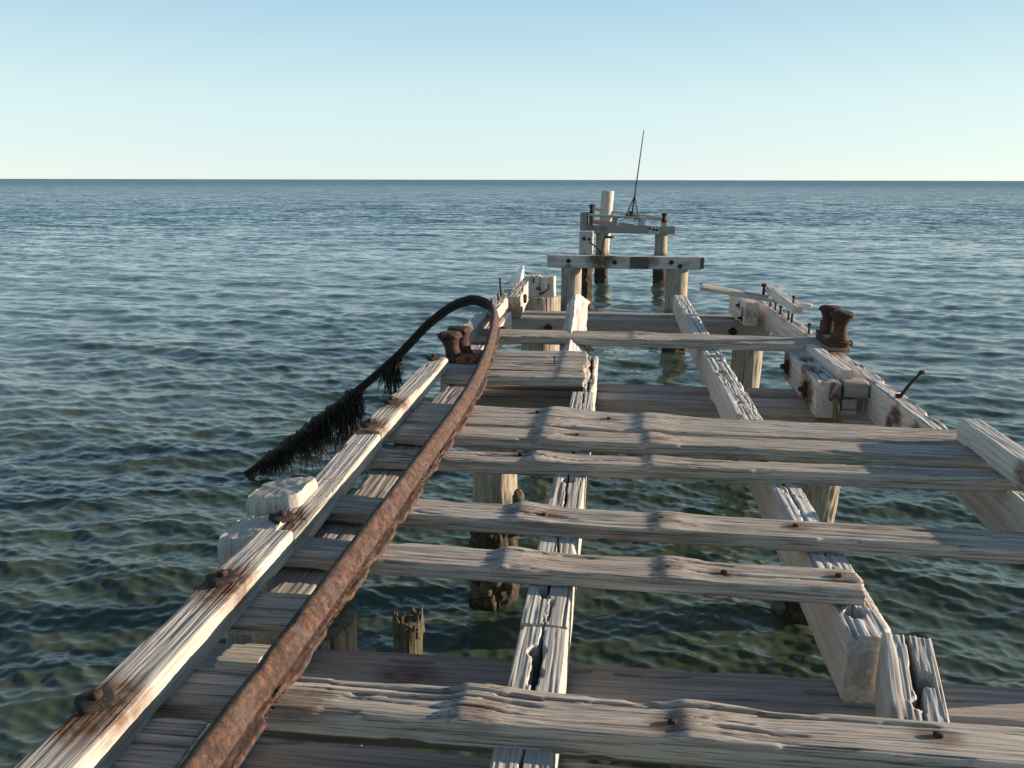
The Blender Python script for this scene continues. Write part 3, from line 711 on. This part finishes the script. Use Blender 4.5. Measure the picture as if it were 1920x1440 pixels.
# ------------------------------------------------------------ planks across
GPL = 'sawn planks laid across the stringers'
def plank(label, x0, x1, ya, yb, w, h=.076, z=2.6, humps=True, w1=None, nails=(), **kw):
    kw.setdefault('dx', .013); kw.setdefault('ds', .006)
    hp = [(-.42 - x0, .020, .085), (.27 - x0, .014, .085)] if humps is True else [(a - x0, b, c) for a, b, c in (humps or ())]
    kw['cracks'] = list(kw.get('cracks', ())) + [(a_ - .02 + random.uniform(0, .1), a_ + random.uniform(.15, .45), random.uniform(-w / 3, w / 3), .005, .018) for a_, b_, c_ in hp for _ in range(2)]
    st_ = [(x, y, z, .07, .75) for (x, y) in nails] + list(kw.pop('stains', ()))
    o = tag(member('plank', (x0, ya, z), (x1, yb, z), w, h, kw.pop('mat', M_plank), w1=w1, humps=hp, stains=st_, **kw), label, 'plank', GPL)
    for (x, y) in nails: nail(o, x, y, z + .004)
    return o
plank('nearest and thickest plank crossing the bottom of the view', -1.60, 2.9, 2.235, 2.275, .185, .092, nails=((-.36, 2.20), (.22, 2.23), (1.0, 2.27)), groove=.003, crack=.010, ds=.0045, dx=.011, gf=100,
      cracks=((.5, 2.6, .055, .008, .03), (.6, 1.4, .02, .006, .02)), edge_break=.02, stains=((-.95, 2.2, 2.6, .10, .7),))
plank('plank ending short on the right stringer, second from the camera', -1.55, 1.05, 3.30, 3.275, .20, .072, nails=((.27, 3.27), (.50, 3.26), (.97, 3.29)), cracks=((1.9, 2.55, -.02, .007, .02),))
plank('long plank reaching the right edge, third from the camera', -1.55, 2.6, 3.83, 3.755, .215, .076, nails=((-.42, 3.80), (-.30, 3.78), (.27, 3.80), (.9, 3.80)), cracks=((1.0, 1.35, -.02, .007, .02),))
plank('brown plank with a deep groove, front one of the middle three', -1.52, 2.38, 4.63, 4.72, .17, .085, nails=((-.52, 4.68),), cracks=((.1, 1.3, .01, .008, .03),), mat=M_plank)
plank('middle plank of the close group of three', -1.50, 2.34, 5.11, 5.06, .235, .08, z=2.602, nails=((-.42, 5.08), (.3, 5.07), (-.2, 5.10)))
plank('broad tapering plank at the back of the group of three', -1.48, 2.34, 5.54, 5.375, .50, .075, w1=.31, z=2.606, humps=((-.40, .024, .14), (.25, .018, .12)), nails=((-.5, 5.6), (.0, 5.5)))
for k, (ya, yb, lb) in enumerate(((6.69, 6.92, 'front plank of the short set behind the rail, ends at the centre stringer'),
                                  (6.95, 7.20, 'second plank of the short set behind the rail, counted from the front'),
                                  (7.23, 7.48, 'third plank of the short set behind the rail, with an upright nail'),
                                  (7.51, 7.79, 'rearmost plank of the short set behind the rail'))):
    pl = plank(lb, -1.52 if k else -1.42, -.215 - .01 * (k % 2), (ya + yb) / 2, (ya + yb) / 2 + .02, yb - ya, .085 if k == 0 else .075, humps=((-.42, .008, .08),), groove=.006, crack=.018, rag=.03)
    if k == 2: spike(pl, -.50, 7.25, 2.6, .06, .006, head=True)
plank('lone wide plank crossing to the right iron bollard', -1.52, 2.38, 8.74, 8.70, .43, .085, humps=((.25, .01, .1),), nails=((.3, 8.75),), cracks=((.2, 3.4, -.14, .012, .02),))
plank('short plank stub between kerb and rail at the bottom, pale sawn end', -1.56, -1.172, 1.92, 1.93, .27, .07, humps=(), rag=.004)
member('sawn_end', (-1.174, 1.925, 2.597), (-1.165, 1.925, 2.597), .262, .055, M_fresh, bpy.data.objects['plank.010'], ds=.006, dx=.003, corner=.004, rag=.002, edge_break=0, groove=.001, crack=0, wander=.001)
plank('short plank stub between kerb and rail beside the saw cut, curved grain', -1.56, -1.145, 2.755, 2.765, .235, .072, humps=(), rag=.004)
member('sawn_end', (-1.147, 2.765, 2.597), (-1.138, 2.765, 2.597), .225, .055, M_fresh, bpy.data.objects['plank.011'], ds=.006, dx=.003, corner=.004, rag=.002, edge_break=0, groove=.001, crack=0, wander=.001)

# loose boards at the far right corner
GL = 'loose boards at the far right corner'
lb = tag(member('loose_board', (1.14, 10.95, 2.885), (2.52, 10.85, 2.665), .16, .055, M_kerb, w1=.10, rag=.05, roll=R(14)), 'long loose board lying crosswise over the far right stringer', 'board', GL)
lb2 = tag(member('loose_board', (2.02, 11.2, 2.87), (2.115, 9.75, 2.80), .13, .085, M_white), 'short white loose board lying along the jetty on the crosswise one', 'board', GL)
spike(lb2, 2.10, 9.95, 2.60, .28, .012, head=True)
spike(lb, 1.93, 10.95, 2.72, .17, .02, head=True)

# ------------------------------------------------------------ the old rail
def rail():
    pts = [(-1.05, .95, 2.6), (-1.04, 1.7, 2.6), (-1.025, 2.4, 2.6), (-1.01, 3.2, 2.6), (-1.00, 4.3, 2.6), (-.995, 5.3, 2.6), (-1.02, 6.2, 2.6),
           (-1.085, 7.2, 2.6), (-1.18, 8.2, 2.605), (-1.26, 8.9, 2.62), (-1.34, 9.4, 2.635), (-1.43, 9.73, 2.67), (-1.56, 9.88, 2.71), (-1.72, 9.93, 2.72),
           (-1.95, 9.94, 2.63), (-2.25, 9.98, 2.40), (-2.59, 10.05, 2.05), (-2.96, 10.2, 1.72), (-3.44, 10.4, 1.32), (-3.98, 10.6, .89), (-4.55, 10.8, .45), (-5.3, 11.05, -.10)]
    P = smooth_path(pts, 1)
    fineP = []
    P = smooth_path(pts, 60)
    # resample
    acc = [0]
    for a, b in zip(P[:-1], P[1:]): acc.append(acc[-1] + (b - a).length)
    Lt = acc[-1]; n = int(Lt / .016)
    px = np.interp(np.linspace(0, Lt, n), acc, [p.x for p in P]); py = np.interp(np.linspace(0, Lt, n), acc, [p.y for p in P]); pz = np.interp(np.linspace(0, Lt, n), acc, [p.z for p in P])
    C = np.stack([px, py, pz], -1)
    # section: x to the right, z up, foot at z=0
    sec = [(-.060, .0), (-.062, .012), (-.040, .022), (-.036, .05), (-.058, .080), (-.064, .108), (-.052, .126), (-.030, .135), (-.012, .134), (.004, .124), (.020, .108), (.036, .088),
           (.046, .070), (.042, .060), (.020, .056), (-.012, .054), (-.020, .046), (-.016, .034), (.010, .026), (.040, .022), (.064, .021), (.070, .012), (.066, .0)]
    S = []
    for i in range(len(sec)):
        a, b = np.array(sec[i]), np.array(sec[(i + 1) % len(sec)])
        kk = max(1, int(np.linalg.norm(b - a) / .007))
        for t in range(kk): S.append(a + (b - a) * t / kk)
    S = np.array(S); m = len(S)
    V = np.zeros((n, m, 3)); up = Vector((0, 0, 1))
    arc = np.linspace(0, Lt, n)
    thick = .88 + .12 * (1 - sstep(9.2, 10.2, arc))
    for i in range(n):
        t = Vector(C[min(i + 1, n - 1)] - C[max(i - 1, 0)]).normalized()
        up = (up - t * up.dot(t)).normalized(); side = t.cross(up)
        kb_ = min(1, max(0, (arc[i] - 8.3) / 1.6)); th = (1 - .22 * kb_ * kb_ * (3 - 2 * kb_)) * (.88 + .12 * min(1, max(0, (arc[i] - .5) / 1.8)))
        V[i] = C[i] + ((S[:, 0:1] * .78 - .010) * np.array(side) + S[:, 1:2] * np.array(up)) * th
    f = V.reshape(-1, 3)
    a_ = np.repeat(arc, m); sx = np.tile(S[:, 0], n); sz = np.tile(S[:, 1], n)
    nv = f - np.repeat(C, m, 0); cen = np.array([0, 0, .06])
    dirn = nv - cen; dirn /= np.linalg.norm(dirn, axis=1, keepdims=True) + 1e-9
    rough = fbm(a_ * 34, sx * 70, sz * 70, 77, 4) - .5
    flake = sstep(.62, .72, fbm(a_ * 6, sx * 30, sz * 30, 78, 3))
    edge = ((sx > .045) & (sz < .04)) * sstep(.42, .75, fbm(a_ * 5, 0, 0, 79, 5))
    f = f + dirn * (rough * .007 - flake * .004)[:, None]
    f[:, 0] -= edge * .030 * (a_ < 8.6)
    org = np.array([-1.02, .95, 2.6]); f = f - org
    F = []
    for i in range(n - 1):
        b = i * m
        for k in range(m):
            k2 = (k + 1) % m; F.append((b + k2, b + k, b + m + k, b + m + k2))
    F.append(tuple(range(m))); F.append(tuple((n - 1) * m + k for k in range(m - 1, -1, -1)))
    t = NT('rail_rust'); v = t.coords((1, 1, 1), rnd=False)
    n1_ = t.noise(v, 34, 8, .75); n2_ = t.noise(v, 11, 5, .65, .5); n3_ = t.noise(v, 95, 4, .7)
    col = t.ramp(n1_, [(.40, (.022, .013, .011)), (.52, (.072, .034, .023)), (.64, (.17, .072, .036))])
    col = t.mix(t.ramp(n2_, [(.50, G3(0)), (.72, G3(.7))]), col, (.13, .10, .09))
    col = t.mix(t.ramp(n3_, [(.64, G3(0)), (.74, G3(.6))]), col, (.42, .30, .18))
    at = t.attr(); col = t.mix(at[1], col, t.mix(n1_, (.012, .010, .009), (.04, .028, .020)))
    t.l(col, t.p.inputs['Base Color']); t.p.inputs['Roughness'].default_value = .85
    nb = t.bump(n1_, .9, .012); nb = t.bump(n3_, .7, .005, nb); t.l(nb, t.p.inputs['Normal'])
    mk = np.zeros((n * m, 3)); mk[:, 1] = np.maximum(sstep(8.0, 9.3, a_), sstep(.0, .008, -sx - .010) * sstep(.06, .1, sz) * .92)  # shade on the head's left facet painted in; bent far end dark all round
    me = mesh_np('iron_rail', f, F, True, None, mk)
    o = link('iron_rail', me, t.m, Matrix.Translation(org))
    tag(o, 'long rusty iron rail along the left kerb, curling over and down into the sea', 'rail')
rail()

# ------------------------------------------------------------ seaweed hanging from the bent rail
def weed(label, anchors, lens, cnt, spread, seed):
    rg = random.Random(seed)
    A = smooth_path(anchors, 20); V = []; F = []
    org = Vector(anchors[0])
    def strand(p, ln, r, drift):
        nonlocal V, F
        b = len(V); seg = 5; q = Vector(p); d = Vector((drift[0], drift[1], -1))
        for i in range(seg + 1):
            rr = r * (1 - .8 * i / seg)
            for k in range(3):
                a = k * 2.094 + i * .3; V.append((q.x - org.x + rr * math.cos(a), q.y - org.y + rr * math.sin(a), q.z - org.z))
            q = q + d * (ln / seg) + Vector((rg.gauss(0, .012), rg.gauss(0, .012), 0)); d = (d + Vector((rg.gauss(0, .12), rg.gauss(0, .12), 0))).normalized()
        for i in range(seg):
            for k in range(3):
                k2 = (k + 1) % 3; F.append((b + i * 3 + k, b + i * 3 + k2, b + (i + 1) * 3 + k2, b + (i + 1) * 3 + k))
    for _ in range(cnt):
        t = rg.random(); i = min(int(t * (len(A) - 1)), len(A) - 1); p = A[i]
        l0 = np.interp(t, [x[0] for x in lens], [x[1] for x in lens]) * (rg.random() ** 2 * 1.25 + .18)
        cl = .5 + .8 * float(vn(t * 14, 0, 0, seed))
        cid = int(t * 26); cr = random.Random(seed * 100 + cid)
        t2 = (cid + .5 + cr.uniform(-.4, .4)) / 26; pc = A[min(int(t2 * (len(A) - 1)), len(A) - 1)]; kq = rg.uniform(.2, .95)
        cl = cr.uniform(.35, 1.35)
        pp = (p.x * (1 - kq) + pc.x * kq + rg.gauss(0, spread), p.y * (1 - kq) + pc.y * kq + rg.gauss(0, spread), p.z * (1 - kq) + pc.z * kq + .05 + rg.gauss(0, spread * .6))
        ln = min(l0 * cl, max(.06, pp[2] + .03))
        strand(pp, ln, rg.uniform(.006, .017), (rg.gauss(0, .08), rg.gauss(0, .08)))
    # matted mass round the rail
    n = len(A); m = 14; b = len(V)
    for i, p in enumerate(A):
        t = i / (n - 1); tn = (A[min(i + 1, n - 1)] - A[max(i - 1, 0)]).normalized()
        u_ = (Vector((0, 0, 1)) - tn * tn.z).normalized(); s_ = tn.cross(u_)
        for k in range(m):
            a = 2 * math.pi * k / m; taper = min(1, t * 12, (1 - t) * 12) ** .5
            rr = (.022 + .105 * float(fbm(t * 34 + seed, math.cos(a) * 2.2, math.sin(a) * 2.2, seed, 4)) ** 1.3) * (.3 + .7 * taper) * (spread / .03)
            c_ = p + Vector((0, 0, .05)) + (u_ * math.cos(a) + s_ * math.sin(a)) * rr; V.append(tuple(c_ - org))
    for i in range(n - 1):
        for k in range(m):
            k2 = (k + 1) % m; F.append((b + i * m + k, b + i * m + k2, b + (i + 1) * m + k2, b + (i + 1) * m + k))
    me = mesh_np('hanging_seaweed', np.array(V), F)
    tag(link('hanging_seaweed', me, M_weed, Matrix.Translation(org)), label, 'seaweed', 'seaweed draped over the bent rail')
weed('small tassel of black seaweed hanging halfway down the bent rail', [(-2.70, 10.09, 1.93), (-2.80, 10.13, 1.85), (-2.92, 10.18, 1.76)], [(0, .40), (.5, .48), (1, .30)], 260, .022, 3)
weed('long black curtain of seaweed where the bent rail enters the sea', [(-3.36, 10.37, 1.39), (-3.6, 10.46, 1.19), (-3.98, 10.6, .89), (-4.3, 10.7, .64), (-4.6, 10.82, .41), (-5.1, 10.98, .04)],
     [(0, .55), (.12, .68), (.35, .44), (.6, .38), (1, .12)], 2300, .036, 8)

# ------------------------------------------------------------ iron bollards
GI = 'twin iron mooring bollards'
def bollard(name, label, x, y, z, s=1., tilt=(0, 0, 0), dy=.30, mat=None, rot=0, gap_x=.02):
    e = tag(empty(name, (x, y, z)), label, 'bollard', GI)
    blob('base_plate', (x, y, z + .025), (.24 * s, (dy + .24) * s, .075), mat or M_rustd, e, n=12, lump=.10, power=5, rot=(0, 0, rot))
    prof = [(.02, -.01), (.098, 0), (.086, .03), (.074, .06), (.066, .11), (.066, .15), (.074, .19), (.090, .225), (.104, .245), (.106, .268), (.09, .288), (.05, .298), (.004, .300)]
    prof = [(r * s, zz * s) for r, zz in prof]
    for k, sgn in enumerate((-1, 1)):
        o = lathe('bollard_post', (x + gap_x * sgn, y + sgn * dy / 2 * s, z + .05), prof, mat or M_rustd, e, lump=.17, tilt=tilt, freq=20)
        blob('post_cap', (x + gap_x * sgn + tilt[1] * .28 * s, y + sgn * dy / 2 * s - tilt[0] * .28 * s, z + .05 + .262 * s), (.225 * s, .225 * s, .07 * s), mat or M_rustd, o, n=12, lump=.2, power=2.6, freq=3.6)
    return e
M_brust = rust('bollard_rust', (.026, .018, .015), (.065, .036, .027), (.15, .072, .045))
b1 = bollard('iron_bollard', 'rusty twin bollard leaning at the left edge beside the rail', -1.385, 7.36, 2.535, .96, tilt=(-.02, -.17, 0), mat=M_brust)
M_orange = rust('orange_scale', (.12, .05, .025), (.30, .11, .045), (.42, .17, .07))
blob('scale_lump', (-1.25, 7.33, 2.585), (.16, .40, .10), M_orange, b1, n=14, lump=.30, power=3, freq=4)
blob('scale_lump', (-1.33, 7.22, 2.60), (.13, .20, .13), M_orange, b1, n=12, lump=.30, power=3, freq=4)
b2 = bollard('iron_bollard', 'dark twin bollard on the right edge at the end of the lone plank', 2.235, 8.62, 2.60, 1.0, tilt=(0, .05, 0), dy=.36, gap_x=-.012)
blob('bolt_head', (2.345, 8.42, 2.63), (.07, .07, .06), M_rustd, b2, n=6, lump=.15)
bollard('iron_bollard', 'tiny far iron bollard left of the mast', -.98, 36.0, 2.83, 1.05, dy=.2)
bollard('iron_bollard', 'tiny far iron bollard right of the mast', 2.06, 36.0, 2.49, 1.05, dy=.2)

# ------------------------------------------------------------ far superstructure and mast
GF = 'thin timbers over the farthest beam'
tag(member('deck_timber', (-1.17, 36.0, 2.80), (2.0, 36.0, 2.66), .16, .10, M_kerb, dx=.05, ds=.03), 'front thin timber lying across under the mast', 'timber', GF)
tag(member('deck_timber', (-.91, 37.2, 3.00), (2.2, 37.2, 2.62), .16, .10, M_kerb, dx=.05, ds=.03), 'rear sloping thin timber behind the mast foot', 'timber', GF)
GQ = 'short blocks standing on the farthest beam'
for (x, wd, lbx, mt) in ((-1.02, .17, 'dark short block below the far left bollard', M_dark), (.0, .22, 'grey short block left of the mast foot', M_cap), (1.12, .28, 'white short block right of the mast foot', M_white),
                         (2.06, .26, 'short post below the far right bollard', M_kerb)):
    tag(member('support_block', (x, 36.0, 2.33), (x, 36.0, 2.70 if x < 1.5 else 2.47), wd, .2, mt, top=False, dx=.03, ds=.03, rag=.002), lbx, 'block', GQ)
mt = tag(empty('mast', (.70, 36.0, 2.72)), 'thin rusty leaning pole on a three-legged stand far out', 'mast')
tube('pole', [(.69, 36.0, 2.72), (.79, 36.0, 3.6), (1.06, 36.0, 6.19)], [.036, .030, .018], M_rustd, mt, m=8)
for f_ in ((.45, 35.95, 2.72), (.97, 35.95, 2.70), (.72, 36.9, 2.80)): tube('leg', [(.785, 36.0, 3.55), f_], .022, M_rustd, mt, m=6)
blob('clamp', (.62, 35.98, 2.86), (.10, .08, .16), M_rustd, mt, n=5)
tube('foot_bar', [(.43, 35.92, 2.745), (1.0, 35.92, 2.725)], .02, M_rustd, mt, m=6)
wr = tag(empty('tangled_wire', (.9, 35.8, 2.5)), 'scrap of tangled wire hanging below the mast foot', 'wire')
tube('wire', smooth_path([(.45, 35.8, 2.68), (.35, 35.8, 2.58), (.18, 35.8, 2.50)], 4), .012, M_iron, wr, m=5)
tube('wire', smooth_path([(.78, 35.8, 2.52), (.92, 35.8, 2.62), (1.0, 35.8, 2.58), (.95, 35.8, 2.66), (1.05, 35.8, 2.52)], 5), .02, M_iron, wr, m=5)

# frayed rope under the cracked inner timber
rp = tag(empty('frayed_rope', (1.93, 7.05, 2.2)), 'frayed tan rope end hanging below the short white inner timber', 'rope')
V = []
for k in range(16):
    a = random.uniform(-.05, .05); b_ = random.uniform(-.03, .03)
    pts = smooth_path([(1.90 + a * .3, 7.06 + b_ * .3, 2.40), (1.92 + a * .5, 7.04 + b_, 2.27), (1.96 + a * 1.5, 7.03 + b_ * 2, 2.10 + random.uniform(-.02, .05))], 4)
    V.append(pts)
tv, tf = [], []
for pts in V:
    b0 = len(tv)
    for i, p in enumerate(pts):
        for q in range(3): tv.append((p.x + .004 * math.cos(q * 2.1) - 1.93, p.y + .004 * math.sin(q * 2.1) - 7.05, p.z - 2.2))
    for i in range(len(pts) - 1):
        for q in range(3): tf.append((b0 + i * 3 + q, b0 + i * 3 + (q + 1) % 3, b0 + (i + 1) * 3 + (q + 1) % 3, b0 + (i + 1) * 3 + q))
link('rope_strands', mesh_np('rope_strands', np.array(tv), tf), M_rope, Matrix.Translation((1.93, 7.05, 2.2)), rp)

# ------------------------------------------------------------ gull
def gull(x, y, z):
    e = tag(empty('seagull', (x, y, z)), 'small white gull standing on the far left timbers, facing right', 'gull')
    # spine stations: (x, z, half-width, half-height)
    st_ = [(-.150, .088, .006, .006), (-.125, .098, .022, .014), (-.085, .115, .040, .032), (-.04, .138, .060, .060), (.0, .166, .068, .074), (.034, .198, .066, .070),
           (.052, .234, .054, .056), (.060, .262, .038, .040), (.067, .284, .036, .038), (.078, .302, .037, .036), (.094, .308, .027, .026), (.106, .307, .011, .011), (.111, .306, .003, .003)]
    dirs = []
    V = []; m = 18
    for i, (sx, sz, hw, hh) in enumerate(st_):
        a, b = st_[max(i - 1, 0)], st_[min(i + 1, len(st_) - 1)]
        t = Vector((b[0] - a[0], 0, b[1] - a[1])).normalized(); n_ = Vector((-t.z, 0, t.x))
        for k in range(m):
            an = 2 * math.pi * k / m
            V.append((sx + n_.x * hh * math.sin(an), hw * math.cos(an), sz + n_.z * hh * math.sin(an)))
    F = []
    n = len(st_)
    for i in range(n - 1):
        for k in range(m):
            k2 = (k + 1) % m; F.append((i * m + k, i * m + k2, (i + 1) * m + k2, (i + 1) * m + k))
    F.append(tuple(range(m - 1, -1, -1))); F.append(tuple((n - 1) * m + k for k in range(m)))
    M = Matrix.Translation((x, y, z))
    body = link('body', mesh_np('body', np.array(V), F), M_feather, M, e)
    sub = body.modifiers.new('smooth', 'SUBSURF'); sub.levels = 1; sub.render_levels = 1
    for s in (-1, 1):
        P = [(.045, .205, .010), (.02, .208, .032), (-.03, .180, .040), (-.085, .142, .032), (-.14, .108, .018), (-.19, .082, .004)]
        V = []; F = []
        for (wx, wz, hh) in P:
            for k in range(8):
                an = 2 * math.pi * k / 8
                off = .055 if wx > -.05 else .055 * max(.15, 1 - (-.05 - wx) / .15 * .8)
                V.append((wx, s * (off + .009 * math.cos(an)), wz + hh * math.sin(an) - .006))
        for i in range(len(P) - 1):
            for k in range(8): F.append((i * 8 + k, i * 8 + (k + 1) % 8, (i + 1) * 8 + (k + 1) % 8, (i + 1) * 8 + k))
        F.append(tuple(range(7, -1, -1))); F.append(tuple(len(V) - 8 + k for k in range(8)))
        wg = link('wing', mesh_np('wing', np.array(V), F), M_wing, M, e)
        tube('leg', [(x + .0 + .012 * s, y + .022 * s, z + .115), (x + .004 + .012 * s, y + .022 * s, z + .06), (x + .002 + .012 * s, y + .022 * s, z + .002)], [.006, .0045, .0045], M_leg, e, m=7)
        blob('foot', (x + .018 + .012 * s, y + .022 * s, z + .003), (.045, .034, .008), M_leg, e, n=5, lump=.05, power=2.2)
        blob('eye', (x + .092, y + .022 * s, z + .312), (.009, .006, .009), M_eye, e, n=4, lump=0)
    tube('beak', [(x + .106, y, z + .306), (x + .124, y, z + .303), (x + .138, y, z + .297)], [.0075, .0055, .0015], M_beak, e, m=8)
    tube('tail', [(x - .13, y, z + .092), (x - .17, y, z + .078), (x - .215, y, z + .062)], [.013, .012, .005], M_tail, e, m=8)
gull(-1.325, 11.45, 2.712)
bpy.data.objects['seagull'].rotation_euler.z = R(-24)
